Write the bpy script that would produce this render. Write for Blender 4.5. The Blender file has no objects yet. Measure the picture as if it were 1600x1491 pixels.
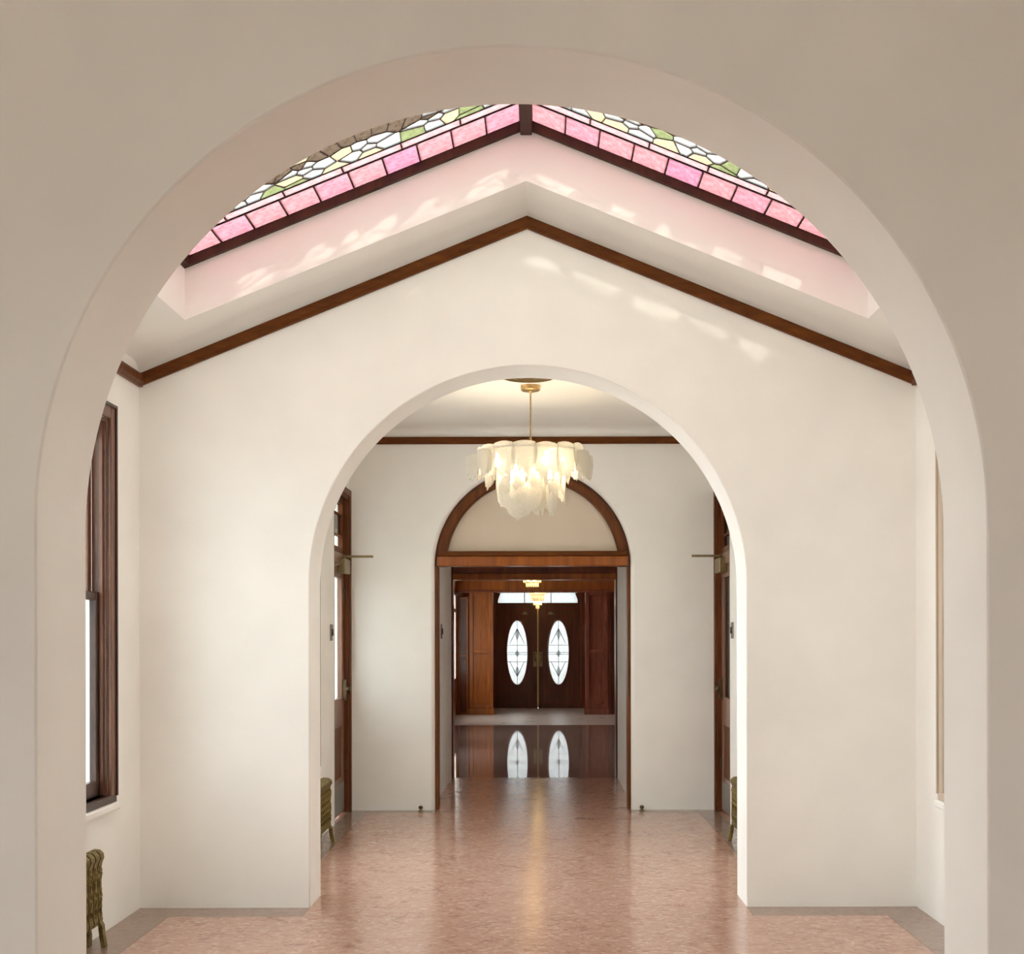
import bpy, bmesh, math, random
from mathutils import Vector, Matrix
random.seed(7)
PI = math.pi
C = bpy.context.scene.collection
sc = bpy.context.scene

# ------------------------------------------------------------------ camera
CAMX, CAMZ = 0.0728, 1.45
cam = bpy.data.cameras.new('camera')
cam.sensor_width = 36.0
cam.lens = 45.0                       # 2000 px focal length on a 1600 px wide frame
cam.shift_x = -46.0 / 1600.0
cam.shift_y = 249.5 / 1600.0
cam.clip_start = 0.05
cam.clip_end = 300
camo = bpy.data.objects.new('camera', cam)
C.objects.link(camo)
camo.location = (CAMX, 0, CAMZ)
camo.rotation_euler = (PI / 2, math.radians(0.0), 0)
camo.rotation_euler.rotate_axis('Z', math.radians(-0.12))
sc.camera = camo

# ------------------------------------------------------------------ world, sun, exposure
sc.view_settings.view_transform = 'Standard'
sc.view_settings.look = 'None'
sc.view_settings.gamma = 1.0
sc.view_settings.use_curve_mapping = False
sc.view_settings.exposure = 0.26
world = bpy.data.worlds.new('world')
sc.world = world
world.use_nodes = True
bg = world.node_tree.nodes['Background']
bg.inputs[0].default_value = (0.925, 1.0, 1.035, 1)
bg.inputs[1].default_value = 8.0
sun = bpy.data.lights.new('sun', 'SUN')
sun.energy = 7.0
sun.angle = math.radians(2.4)
sun.color = (1.0, 0.93, 0.84)
suno = bpy.data.objects.new('sun', sun)
C.objects.link(suno)
suno.rotation_euler = Vector((-0.13, 0.82, -0.52)).to_track_quat('-Z', 'Y').to_euler()
suno.location = (0, -4, 8)
sc.cycles.use_light_tree = False
sc.cycles.max_bounces = 12
sc.cycles.diffuse_bounces = 8
sc.cycles.glossy_bounces = 4
sc.cycles.transparent_max_bounces = 16
sc.cycles.sample_clamp_indirect = 6.0

def portal(loc, direction, sx, sy):
    """daylight guide for one modelled opening"""
    l = bpy.data.lights.new('daylight_portal', 'AREA')
    l.shape = 'RECTANGLE'; l.size = sx; l.size_y = sy
    l.cycles.is_portal = True
    o = bpy.data.objects.new('daylight_portal', l)
    C.objects.link(o)
    o.location = loc
    o.rotation_euler = Vector(direction).to_track_quat('-Z', 'Y').to_euler()
    return o

# ------------------------------------------------------------------ dimensions (metres, +Y away from the camera)
Y1F, Y1B = 3.150, 3.497        # near arch wall
Y2F, Y2B = 6.857, 7.194        # middle arch wall
Y3F, Y3B = 10.70, 13.16        # far wall and the passage through it
YP, YD = 23.80, 26.00          # pilasters and entrance doors of the panelled hall
ARC_R, ARC_S = 1.17, 1.733     # arch radius and springing height
RX1, RX2, RX3 = 2.08, 1.53, 1.50
SL = 0.405                     # roof slope
ZRIDGE = 3.765                 # sloped ceiling at the ridge

# ------------------------------------------------------------------ materials
def nodes_of(name):
    m = bpy.data.materials.new(name)
    m.use_nodes = True
    nt = m.node_tree
    for n in list(nt.nodes):
        if n.type != 'OUTPUT_MATERIAL':
            nt.nodes.remove(n)
    return m, nt, nt.nodes['Material Output']

def N(nt, t, **kw):
    n = nt.nodes.new(t)
    for k, v in kw.items():
        if k.startswith('_'):
            setattr(n, k[1:], v)
        else:
            n.inputs[k.replace('__', ' ')].default_value = v
    return n

def ramp(nt, stops):
    r = nt.nodes.new('ShaderNodeValToRGB')
    el = r.color_ramp.elements
    while len(el) > len(stops):
        el.remove(el[-1])
    while len(el) < len(stops):
        el.new(0.5)
    for e, (p, c) in zip(el, stops):
        e.position = p
        e.color = (c[0], c[1], c[2], 1)
    return r

def mapped(nt, scale):
    tc = N(nt, 'ShaderNodeTexCoord')
    mp = N(nt, 'ShaderNodeMapping')
    mp.inputs['Scale'].default_value = scale
    nt.links.new(tc.outputs['Object'], mp.inputs['Vector'])
    return mp.outputs['Vector']

def mat_plaster(name, col, var=0.03, rough=0.75, bump=0.06):
    m, nt, out = nodes_of(name)
    b = N(nt, 'ShaderNodeBsdfPrincipled', Roughness=rough)
    b.inputs['Specular IOR Level'].default_value = 0.25
    v = mapped(nt, (1, 1, 1))
    n1 = N(nt, 'ShaderNodeTexNoise', Scale=2.2, Detail=2.0)
    nt.links.new(v, n1.inputs['Vector'])
    r = ramp(nt, [(0.3, [c * (1 - var) for c in col]), (0.7, [min(1, c * (1 + var)) for c in col])])
    nt.links.new(n1.outputs['Fac'], r.inputs['Fac'])
    nt.links.new(r.outputs['Color'], b.inputs['Base Color'])
    n2 = N(nt, 'ShaderNodeTexNoise', Scale=28.0, Detail=2.0)
    nt.links.new(v, n2.inputs['Vector'])
    bp = N(nt, 'ShaderNodeBump', Strength=bump, Distance=0.01)
    nt.links.new(n2.outputs['Fac'], bp.inputs['Height'])
    nt.links.new(bp.outputs['Normal'], b.inputs['Normal'])
    nt.links.new(b.outputs['BSDF'], out.inputs['Surface'])
    return m

def mat_wood(name, dark, light, scale=(14, 14, 1.4), rough=0.32, coat=0.35, spec=0.4):
    m, nt, out = nodes_of(name)
    b = N(nt, 'ShaderNodeBsdfPrincipled', Roughness=rough)
    b.inputs['Specular IOR Level'].default_value = spec
    b.inputs['Coat Weight'].default_value = coat
    b.inputs['Coat Roughness'].default_value = 0.12
    v = mapped(nt, scale)
    n1 = N(nt, 'ShaderNodeTexNoise', Scale=1.6, Detail=6.0, Roughness=0.62, Distortion=0.6)
    nt.links.new(v, n1.inputs['Vector'])
    r = ramp(nt, [(0.28, dark), (0.55, [(a + c) / 2 for a, c in zip(dark, light)]), (0.75, light)])
    nt.links.new(n1.outputs['Fac'], r.inputs['Fac'])
    nt.links.new(r.outputs['Color'], b.inputs['Base Color'])
    bp = N(nt, 'ShaderNodeBump', Strength=0.08, Distance=0.004)
    nt.links.new(n1.outputs['Fac'], bp.inputs['Height'])
    nt.links.new(bp.outputs['Normal'], b.inputs['Normal'])
    nt.links.new(b.outputs['BSDF'], out.inputs['Surface'])
    return m

def mat_metal(name, col, rough=0.35, col2=None, scale=30, metallic=1.0):
    m, nt, out = nodes_of(name)
    b = N(nt, 'ShaderNodeBsdfPrincipled', Roughness=rough, Metallic=metallic)
    v = mapped(nt, (1, 1, 1))
    n1 = N(nt, 'ShaderNodeTexNoise', Scale=float(scale), Detail=4.0)
    nt.links.new(v, n1.inputs['Vector'])
    r = ramp(nt, [(0.35, col2 or [c * 0.75 for c in col]), (0.65, col)])
    nt.links.new(n1.outputs['Fac'], r.inputs['Fac'])
    nt.links.new(r.outputs['Color'], b.inputs['Base Color'])
    nt.links.new(b.outputs['BSDF'], out.inputs['Surface'])
    return m

def mat_terrazzo(name, base, light, dark, rough=0.16, scale=1.0, sheen=0.5):
    m, nt, out = nodes_of(name)
    b = N(nt, 'ShaderNodeBsdfPrincipled', Roughness=rough)
    b.inputs['Specular IOR Level'].default_value = sheen
    v = mapped(nt, (scale, scale, scale))
    n1 = N(nt, 'ShaderNodeTexNoise', Scale=5.5, Detail=7.0, Roughness=0.72, Distortion=1.4)
    nt.links.new(v, n1.inputs['Vector'])
    r1 = ramp(nt, [(0.30, dark), (0.48, base), (0.60, base), (0.74, light)])
    nt.links.new(n1.outputs['Fac'], r1.inputs['Fac'])
    vo = N(nt, 'ShaderNodeTexVoronoi', Scale=42.0)
    nt.links.new(v, vo.inputs['Vector'])
    r2 = ramp(nt, [(0.0, dark), (0.35, base), (0.72, base), (1.0, light)])
    sep = N(nt, 'ShaderNodeSeparateColor')
    nt.links.new(vo.outputs['Color'], sep.inputs['Color'])
    nt.links.new(sep.outputs[0], r2.inputs['Fac'])
    mx = N(nt, 'ShaderNodeMix', _data_type='RGBA')
    mx.inputs[0].default_value = 0.32
    nt.links.new(r1.outputs['Color'], mx.inputs[6])
    nt.links.new(r2.outputs['Color'], mx.inputs[7])
    nt.links.new(mx.outputs[2], b.inputs['Base Color'])
    n3 = N(nt, 'ShaderNodeTexNoise', Scale=3.0, Detail=3.0)
    nt.links.new(v, n3.inputs['Vector'])
    mr = N(nt, 'ShaderNodeMapRange')
    mr.inputs['To Min'].default_value = rough * 0.7
    mr.inputs['To Max'].default_value = rough * 1.35
    nt.links.new(n3.outputs['Fac'], mr.inputs['Value'])
    nt.links.new(mr.outputs['Result'], b.inputs['Roughness'])
    nt.links.new(b.outputs['BSDF'], out.inputs['Surface'])
    return m

def mat_artglass(name, col, clear=0.2, var=0.25, scale=18):
    """streaky stained or frosted glass: part scattering, part clear"""
    m, nt, out = nodes_of(name)
    v = mapped(nt, (1, 1, 1))
    n1 = N(nt, 'ShaderNodeTexNoise', Scale=float(scale), Detail=5.0, Distortion=1.5)
    nt.links.new(v, n1.inputs['Vector'])
    r = ramp(nt, [(0.3, [c * (1 - var) for c in col]), (0.72, [min(1, c * (1 + var * 0.6) + 0.02) for c in col])])
    nt.links.new(n1.outputs['Fac'], r.inputs['Fac'])
    tr = N(nt, 'ShaderNodeBsdfTranslucent')
    tp = N(nt, 'ShaderNodeBsdfTransparent')
    gl = N(nt, 'ShaderNodeBsdfGlossy', Roughness=0.18)
    gl.inputs['Color'].default_value = (0.9, 0.9, 0.9, 1)
    nt.links.new(r.outputs['Color'], tr.inputs['Color'])
    nt.links.new(r.outputs['Color'], tp.inputs['Color'])
    m1 = N(nt, 'ShaderNodeMixShader'); m1.inputs[0].default_value = clear
    nt.links.new(tr.outputs[0], m1.inputs[1]); nt.links.new(tp.outputs[0], m1.inputs[2])
    m2 = N(nt, 'ShaderNodeMixShader'); m2.inputs[0].default_value = 0.06
    nt.links.new(m1.outputs[0], m2.inputs[1]); nt.links.new(gl.outputs[0], m2.inputs[2])
    nt.links.new(m2.outputs[0], out.inputs['Surface'])
    return m

def mat_pane(name, tint=(1, 1, 1), gloss=0.08, rough=0.02):
    m, nt, out = nodes_of(name)
    tp = N(nt, 'ShaderNodeBsdfTransparent')
    tp.inputs['Color'].default_value = (*tint, 1)
    gl = N(nt, 'ShaderNodeBsdfGlossy', Roughness=rough)
    m2 = N(nt, 'ShaderNodeMixShader'); m2.inputs[0].default_value = gloss
    nt.links.new(tp.outputs[0], m2.inputs[1]); nt.links.new(gl.outputs[0], m2.inputs[2])
    nt.links.new(m2.outputs[0], out.inputs['Surface'])
    return m

def mat_glow(name, col, strength):
    m, nt, out = nodes_of(name)
    e = N(nt, 'ShaderNodeEmission', Strength=strength)
    e.inputs['Color'].default_value = (*col, 1)
    nt.links.new(e.outputs[0], out.inputs['Surface'])
    return m

M = {}
M['wall'] = mat_plaster('cream_plaster', (0.932, 0.927, 0.892))
M['wall_ext'] = mat_plaster('shade_wall_render', (0.78, 0.76, 0.72), 0.1)
M['ceil'] = mat_plaster('ceiling_plaster', (0.935, 0.930, 0.90), 0.02)
M['wall_tan'] = mat_plaster('bounce_tint_plaster', (0.76, 0.68, 0.57))  # unseen near-room walls; tan added to warm their bounce light
M['tymp'] = mat_plaster('smooth_panel_paint', (0.72, 0.62, 0.50), 0.03, 0.35, 0.01)
M['ground'] = mat_plaster('pale_paving', (0.60, 0.58, 0.55), 0.1, 0.9)
M['floor'] = mat_terrazzo('pink_terrazzo', (0.475, 0.285, 0.212), (0.72, 0.55, 0.45), (0.27, 0.125, 0.085))
M['floor_border'] = mat_terrazzo('grey_brown_terrazzo', (0.30, 0.205, 0.155), (0.38, 0.28, 0.22), (0.23, 0.15, 0.11), 0.17, 1.6)
M['floor_hall'] = mat_terrazzo('dark_polished_terrazzo', (0.40, 0.29, 0.25), (0.52, 0.41, 0.36), (0.28, 0.18, 0.15), 0.035, 1.0, 0.6)
M['floor_pale'] = mat_terrazzo('pale_vestibule_stone', (0.62, 0.53, 0.47), (0.72, 0.64, 0.58), (0.52, 0.43, 0.38), 0.30, 1.0, 0.3)
M['trim'] = mat_wood('brown_stained_wood', (0.080, 0.022, 0.004), (0.19, 0.060, 0.010), (3, 3, 14), 0.5, 0.0, 0.15)
M['trim_v'] = mat_wood('brown_stained_wood_upright', (0.080, 0.021, 0.005), (0.20, 0.062, 0.013), (14, 14, 1.4), 0.42, 0.0, 0.25)
M['frame_dark'] = mat_wood('skylight_frame_wood', (0.035, 0.011, 0.005), (0.080, 0.026, 0.010), (14, 14, 1.4), 0.6, 0.0)
M['win_wood'] = mat_wood('window_walnut', (0.10, 0.040, 0.022), (0.24, 0.105, 0.062), (16, 16, 1.3), 0.4, 0.2)
M['win_dark'] = mat_wood('sash_dark_wood', (0.028, 0.012, 0.008), (0.075, 0.032, 0.02), (16, 16, 1.3), 0.4, 0.2)
M['win_pale'] = mat_plaster('tan_frame', (0.56, 0.47, 0.37), 0.04, 0.5)  # tan colour of the right window frame
M['mahog'] = mat_wood('orange_mahogany', (0.18, 0.042, 0.007), (0.44, 0.130, 0.018), (9, 9, 0.9), 0.28, 0.2)
M['mahog_red'] = mat_wood('red_mahogany', (0.15, 0.038, 0.020), (0.33, 0.095, 0.052), (9, 9, 0.9), 0.25, 0.6)
M['mahog_dark'] = mat_wood('dark_door_mahogany', (0.090, 0.022, 0.008), (0.20, 0.055, 0.018), (9, 9, 0.9), 0.3, 0.15)
M['door_wood'] = mat_wood('side_door_wood', (0.17, 0.085, 0.055), (0.36, 0.20, 0.14), (12, 12, 1.2), 0.35, 0.3)
M['brass'] = mat_metal('aged_brass', (0.62, 0.43, 0.20), 0.3)
M['brass_dull'] = mat_metal('dull_brass', (0.34, 0.27, 0.15), 0.45)
M['bronze'] = mat_metal('olive_bronze_paint', (0.30, 0.225, 0.075), 0.5, (0.11, 0.075, 0.022), 26, 0.55)
M['dark_metal'] = mat_metal('dark_bronze', (0.16, 0.11, 0.065), 0.5)
M['plate'] = mat_metal('brushed_grey_metal', (0.32, 0.30, 0.27), 0.5, None, 60, 0.6)
M['vent'] = mat_metal('tan_bronze_paint', (0.34, 0.22, 0.12), 0.6, None, 30, 0.1)
M['lead'] = mat_metal('dark_lead', (0.075, 0.03, 0.03), 0.6, (0.04, 0.015, 0.015), 40, 0.3)
M['pane'] = mat_pane('window_glass', (0.90, 0.905, 0.90))
M['pane_soft'] = mat_pane('dimmed_window_glass', (0.76, 0.77, 0.76))  # tinted to weaken the daylight through the brown sash window
M['door_glass'] = mat_pane('door_glass', (0.62, 0.63, 0.62))
M['pane_grey'] = mat_pane('grey_shade_glass', (0.28, 0.26, 0.24), 0.10, 0.1)  # grey transom glass; also puts the shaded outside into the right door
M['clear'] = mat_pane('clear_glass_back', (1, 1, 1), 0.0)
M['pink'] = mat_artglass('pink_glass', (0.152, 0.053, 0.066), 0.03, 0.30)
M['pink2'] = mat_artglass('magenta_glass', (0.146, 0.048, 0.071), 0.03, 0.30)
M['pink3'] = mat_artglass('rose_glass', (0.156, 0.057, 0.062), 0.03, 0.30)
M['pinkpale'] = mat_artglass('pale_pink_glass', (0.165, 0.085, 0.085), 0.03, 0.2)
M['white'] = mat_artglass('white_opal_glass', (0.175, 0.18, 0.165), 0.70, 0.12)
M['cream'] = mat_artglass('cream_glass', (0.15, 0.12, 0.068), 0.03, 0.2)
M['amber'] = mat_artglass('amber_glass', (0.12, 0.062, 0.026), 0.03, 0.3)
M['umber'] = mat_artglass('umber_glass', (0.024, 0.013, 0.005), 0.03, 0.3)
M['green'] = mat_artglass('leaf_green_glass', (0.060, 0.068, 0.024), 0.03, 0.3)
M['opal'] = mat_artglass('opal_field_glass', (0.33, 0.315, 0.28), 0.02, 0.15)  # unseen centre panes, made pale to brighten the room and well
M['frost'] = mat_artglass('frosted_door_glass', (0.15, 0.152, 0.15), 0.25, 0.1)
M['hall_glass'] = mat_artglass('obscured_hall_glass', (0.80, 0.80, 0.78), 0.5, 0.05)
M['frost_grey'] = mat_artglass('grey_bevel_glass', (0.46, 0.50, 0.50), 0.3, 0.2)
def mat_ice(name, col):
    m, nt, out = nodes_of(name)
    v = mapped(nt, (1, 1, 1))
    n1 = N(nt, 'ShaderNodeTexNoise', Scale=22.0, Detail=5.0, Distortion=1.0)
    nt.links.new(v, n1.inputs['Vector'])
    r = ramp(nt, [(0.3, [c * .8 for c in col]), (0.7, [min(1, c * 1.12) for c in col])])
    nt.links.new(n1.outputs['Fac'], r.inputs['Fac'])
    tr = N(nt, 'ShaderNodeBsdfTranslucent'); df = N(nt, 'ShaderNodeBsdfDiffuse'); tp = N(nt, 'ShaderNodeBsdfTransparent')
    gl = N(nt, 'ShaderNodeBsdfGlossy', Roughness=0.2)
    bp = N(nt, 'ShaderNodeBump', Strength=0.5, Distance=0.05)
    nt.links.new(n1.outputs['Fac'], bp.inputs['Height'])
    nt.links.new(r.outputs['Color'], tr.inputs['Color'])
    for n in (df, gl):
        nt.links.new(bp.outputs['Normal'], n.inputs['Normal'])
    df.inputs['Color'].default_value = (.95, .90, .80, 1)
    last = tr
    for n, f in ((df, .45), (tp, .14), (gl, .08)):
        mx = N(nt, 'ShaderNodeMixShader'); mx.inputs[0].default_value = f
        nt.links.new(last.outputs[0], mx.inputs[1]); nt.links.new(n.outputs[0], mx.inputs[2])
        last = mx
    nt.links.new(last.outputs[0], out.inputs['Surface'])
    return m
M['ice'] = mat_ice('ice_textured_glass', (0.56, 0.53, 0.45))
M['crystal'] = mat_artglass('amber_crystal', (0.95, 0.80, 0.52), 0.35, 0.15, 30)
M['bulb'] = mat_glow('warm_bulb', (1.0, 0.82, 0.55), 66.0)
M['bulb_small'] = mat_glow('small_warm_bulb', (1.0, 0.72, 0.38), 60.0)

# ------------------------------------------------------------------ mesh helpers
class MB:
    def __init__(s):
        s.v = []; s.f = []; s.m = []
    def add(s, vs, fs, mi=0):
        o = len(s.v)
        s.v += [tuple(p) for p in vs]
        s.f += [tuple(i + o for i in f) for f in fs]
        s.m += [mi] * len(fs)
        return s
    def box(s, x0, x1, y0, y1, z0, z1, mi=0):
        vs = [(x, y, z) for z in (z0, z1) for y in (y0, y1) for x in (x0, x1)]
        return s.add(vs, [(0, 2, 3, 1), (4, 5, 7, 6), (0, 1, 5, 4), (2, 6, 7, 3), (0, 4, 6, 2), (1, 3, 7, 5)], mi)
    def prism(s, pts, vec, mi=0, mi_top=None):
        """polygon (3-D points) extruded by vec"""
        n = len(pts)
        vs = [Vector(p) for p in pts] + [Vector(p) + Vector(vec) for p in pts]
        fs = [tuple(range(n - 1, -1, -1)), tuple(range(n, 2 * n))]
        s.add(vs, fs, mi)
        if mi_top is not None:
            s.m[-1] = mi_top
        o = len(s.v) - 2 * n
        for i in range(n):
            j = (i + 1) % n
            s.f.append((o + i, o + j, o + n + j, o + n + i)); s.m.append(mi if mi_top is None else mi_top)
        return s
    def sweep(s, path, prof, closed=False, mi=0):
        """rings: path = list of (origin, axisU, axisV); prof = list of (u, v)"""
        k = len(prof); o = len(s.v)
        for (p, a, b) in path:
            for (u, v) in prof:
                s.v.append(tuple(Vector(p) + Vector(a) * u + Vector(b) * v))
        n = len(path)
        for i in range(n if closed else n - 1):
            i2 = (i + 1) % n
            for j in range(k):
                j2 = (j + 1) % k
                s.f.append((o + i * k + j, o + i * k + j2, o + i2 * k + j2, o + i2 * k + j)); s.m.append(mi)
        if not closed:
            s.f.append(tuple(o + j for j in range(k - 1, -1, -1))); s.m.append(mi)
            s.f.append(tuple(o + (n - 1) * k + j for j in range(k))); s.m.append(mi)
        return s
    def tube(s, pts, r, seg=10, mi=0):
        pts = [Vector(p) for p in pts]
        rs = r if isinstance(r, (list, tuple)) else [r] * len(pts)
        path = []
        for i, p in enumerate(pts):
            d = (pts[min(i + 1, len(pts) - 1)] - pts[max(i - 1, 0)]).normalized()
            up = Vector((0, 0, 1)) if abs(d.z) < 0.9 else Vector((0, 1, 0))
            a = d.cross(up).normalized(); b = a.cross(d).normalized()
            path.append((p, a * rs[i], b * rs[i]))
        prof = [(math.cos(2 * PI * k / seg), math.sin(2 * PI * k / seg)) for k in range(seg)]
        return s.sweep(path, prof, False, mi)
    def lathe(s, prof, cx=0, cy=0, cz=0, seg=24, mi=0, ring=False):
        """prof = list of (radius, z)"""
        o = len(s.v); k = len(prof)
        for i in range(seg):
            a = 2 * PI * i / seg
            for (r, z) in prof:
                s.v.append((cx + r * math.cos(a), cy + r * math.sin(a), cz + z))
        for i in range(seg):
            i2 = (i + 1) % seg
            for j in range(k if ring else k - 1):
                j2 = (j + 1) % k
                s.f.append((o + i * k + j, o + i2 * k + j, o + i2 * k + j2, o + i * k + j2)); s.m.append(mi)
        if ring: return s
        s.f.append(tuple(o + i * k for i in range(seg - 1, -1, -1))); s.m.append(mi)
        s.f.append(tuple(o + i * k + k - 1 for i in range(seg))); s.m.append(mi)
        return s
    def ball(s, c, r, seg=12, rings=8, mi=0, sz=1.0):
        prof = [(max(1e-4, r * math.sin(PI * i / rings)), -r * sz * math.cos(PI * i / rings)) for i in range(rings + 1)]
        return s.lathe(prof, c[0], c[1], c[2], seg, mi)
    def mesh(s, name, mats, smooth=None):
        me = bpy.data.meshes.new(name)
        me.from_pydata(s.v, [], s.f)
        me.update()
        bm = bmesh.new(); bm.from_mesh(me)
        bmesh.ops.recalc_face_normals(bm, faces=bm.faces)
        bm.to_mesh(me); bm.free()
        for m in (mats if isinstance(mats, (list, tuple)) else [mats]):
            me.materials.append(m)
        me.polygons.foreach_set('material_index', s.m)
        if smooth is not None:
            me.shade_smooth() if hasattr(me, 'shade_smooth') else None
            try:
                me.set_sharp_from_angle(angle=math.radians(smooth))
            except Exception:
                pass
        return me
    def build(s, name, mats, parent=None, smooth=None, bevel=0, loc=None):
        me = s.mesh(name, mats, smooth)
        return place(name, me, parent, loc, bevel)

def place(name, me, parent=None, loc=None, bevel=0, rot=None, scale=None):
    o = bpy.data.objects.new(name, me)
    C.objects.link(o)
    if parent: o.parent = parent
    if loc: o.location = loc
    if rot: o.rotation_euler = rot
    if scale: o.scale = scale
    if bevel:
        b = o.modifiers.new('bevel', 'BEVEL')
        b.width = bevel; b.segments = 2; b.limit_method = 'ANGLE'; b.angle_limit = math.radians(50)
        b.harden_normals = False
    return o

def tag(o, label=None, cat=None, group=None, kind=None):
    if label: o['label'] = label
    if cat: o['category'] = cat
    if group: o['group'] = group
    if kind: o['kind'] = kind
    return o

def empty(name, loc, label=None, cat=None, group=None, kind=None):
    o = bpy.data.objects.new(name, None)
    o.empty_display_size = 0.1
    C.objects.link(o); o.location = loc
    return tag(o, label, cat, group, kind)

def shell(name, mb, mat, label, cat, bevel=0, smooth=None):
    return tag(mb.build(name, mat, None, smooth, bevel), label, cat, None, 'structure')

def arch_wall(mb, x0, x1, ztop, y0, y1, r, zs, seg=64, cx=0.0, gable=None):
    """wall slab with a round-headed opening reaching the floor"""
    pts = [(x0, -.11), (cx - r, -.11), (cx - r, zs)]
    pts += [(cx - r * math.cos(PI * i / seg), zs + r * math.sin(PI * i / seg)) for i in range(1, seg)]
    pts += [(cx + r, zs), (cx + r, -.11), (x1, -.11), (x1, ztop), (x0, ztop)]
    mb.prism([(x, y0, z) for x, z in pts], (0, y1 - y0, 0))
    return mb

def side_wall(mb, x0, x1, y0, y1, z0, z1, holes):
    """slab in the YZ plane with rectangular holes (ya, yb, za, zb)"""
    ys = sorted({y0, y1, *[h[0] for h in holes], *[h[1] for h in holes]})
    for a, b in zip(ys, ys[1:]):
        hs = [h for h in holes if h[0] <= a + 1e-6 and h[1] >= b - 1e-6]
        z = z0
        for h in sorted(hs, key=lambda t: t[2]):
            if h[2] > z: mb.box(x0, x1, a, b, z, h[2])
            z = h[3]
        if z < z1: mb.box(x0, x1, a, b, z, z1)
    return mb

# ================================================================== the setting
# floors -----------------------------------------------------------
fl = shell('floor', MB().box(-RX1 - .1, RX1 + .1, Y1F, Y2F + .02, -0.12, -0.004), M['floor'],
           'mottled pink terrazzo floor of the skylit room', 'floor')
def strip(parent, x0, x1, y0, y1, name='border_strip', mat='floor_border', z=0.0):
    return MB().box(x0, x1, y0, y1, -0.03, z).build(name, M[mat], parent)
def field(parent, x0, x1, y0, y1, mat='floor'):
    return MB().box(x0, x1, y0, y1, -0.03, 0.0).build('terrazzo_field', M[mat], parent)
BW, J = 0.215, 0.0015
# skylit room: border ring, centre field and the two doorway slabs
field(fl, -RX1 + BW + J, RX1 - BW - J, Y1B + BW + J, Y2F - BW - J)
strip(fl, -RX1, -RX1 + BW, Y1B + BW + J, Y2F - BW - J)
strip(fl, RX1 - BW, RX1, Y1B + BW + J, Y2F - BW - J)
for ya, yb in ((Y2F - BW, Y2F), (Y1B, Y1B + BW)):
    strip(fl, -RX1, -ARC_R - J, ya, yb); strip(fl, ARC_R + J, RX1, ya, yb)
    strip(fl, -ARC_R, ARC_R, ya, yb, 'path_slab', 'floor')
strip(fl, -ARC_R, ARC_R, Y1F, Y1B - J, 'threshold_slab', 'floor')

fl2 = shell('floor.001', MB().box(-RX2 - .1, RX2 + .1, Y2F + .02, Y3F, -0.12, -0.004), M['floor'],
            'pink terrazzo floor under the ice-glass chandelier', 'floor')
B2 = 0.16
strip(fl2, -ARC_R, ARC_R, Y2F + J, Y2B - J, 'threshold_slab', 'floor')
field(fl2, -RX2 + B2 + J, RX2 - B2 - J, Y2B + B2 + J, Y3F - B2 - J)
strip(fl2, -RX2, -RX2 + B2, Y2B, Y3F); strip(fl2, RX2 - B2, RX2, Y2B, Y3F)
strip(fl2, -RX2 + B2 + J, RX2 - B2 - J, Y2B, Y2B + B2, 'path_slab', 'floor')
for sx in (-1, 1):
    a, b = sorted((sx * (RX2 - B2 - J), sx * (0.80 + J)))
    strip(fl2, a, b, Y3F - B2, Y3F)
strip(fl2, -0.80, 0.80, Y3F - B2, Y3F, 'path_slab', 'floor')

fl3 = shell('floor.002', MB().box(-1.02, 1.02, Y3F, Y3B, -0.12, -0.004), M['floor'],
            'reddish terrazzo floor of the narrow passage', 'floor')
strip(fl3, -0.87, 0.87, Y3F + J, Y3B - J, 'threshold_slab', 'floor')
fl4 = shell('floor.003', MB().box(-RX3 - .1, RX3 + .1, Y3B, YD + .3, -0.12, -0.004), M['floor_hall'],
            'dark polished floor of the wood-panelled hall', 'floor')
nn = 5
for i in range(nn):
    ya = Y3B + (YD + .2 - Y3B) * i / nn; yb = Y3B + (YD + .2 - Y3B) * (i + 1) / nn
    strip(fl4, -RX3, RX3, ya, yb - J, 'floor_slab', 'floor_hall' if i < 3 else 'floor_pale')
fl0 = shell('floor.004', MB().box(-3.2, 3.2, -3.4, Y1F, -0.12, 0.0), M['floor'],
            'terrazzo floor of the dim room before the near arch', 'floor')

# near arch wall, camera-side room ----------------------------------
w = arch_wall(MB(), -3.2, 3.2, 4.6, Y1F, Y1B, ARC_R, ARC_S, 96)
shell('wall_near', w, M['wall'], 'greyish cream wall with the big near arch', 'wall', 0.006, 35)
WN = [(-1.7, 0.7, 0.30, 2.35)]  # unseen windows, added and sized to light the near arch wall
WNR = [(-1.2, 0.1, 0.45, 2.35)]
shell('wall_left', side_wall(MB(), -3.4, -3.2, -3.4, Y1F, 0, 4.6, WN), M['wall_tan'],
      'plaster wall beside the viewer, windowed, outside the arch', 'wall')
shell('wall_right', side_wall(MB(), 3.2, 3.4, -3.4, Y1F, 0, 4.6, WNR), M['wall_tan'],
      'plaster wall across from the viewer-side window, right of the near arch', 'wall')
shell('wall_back', MB().box(-3.4, 3.4, -3.6, -3.4, 0, 4.6), M['wall_tan'], 'plain plaster wall behind the viewer', 'wall')
shell('ceiling', MB().box(-3.4, 3.4, -3.6, Y1F, 4.2, 4.4), M['ceil'], 'flat plaster ceiling of the near room', 'ceiling')

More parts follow.
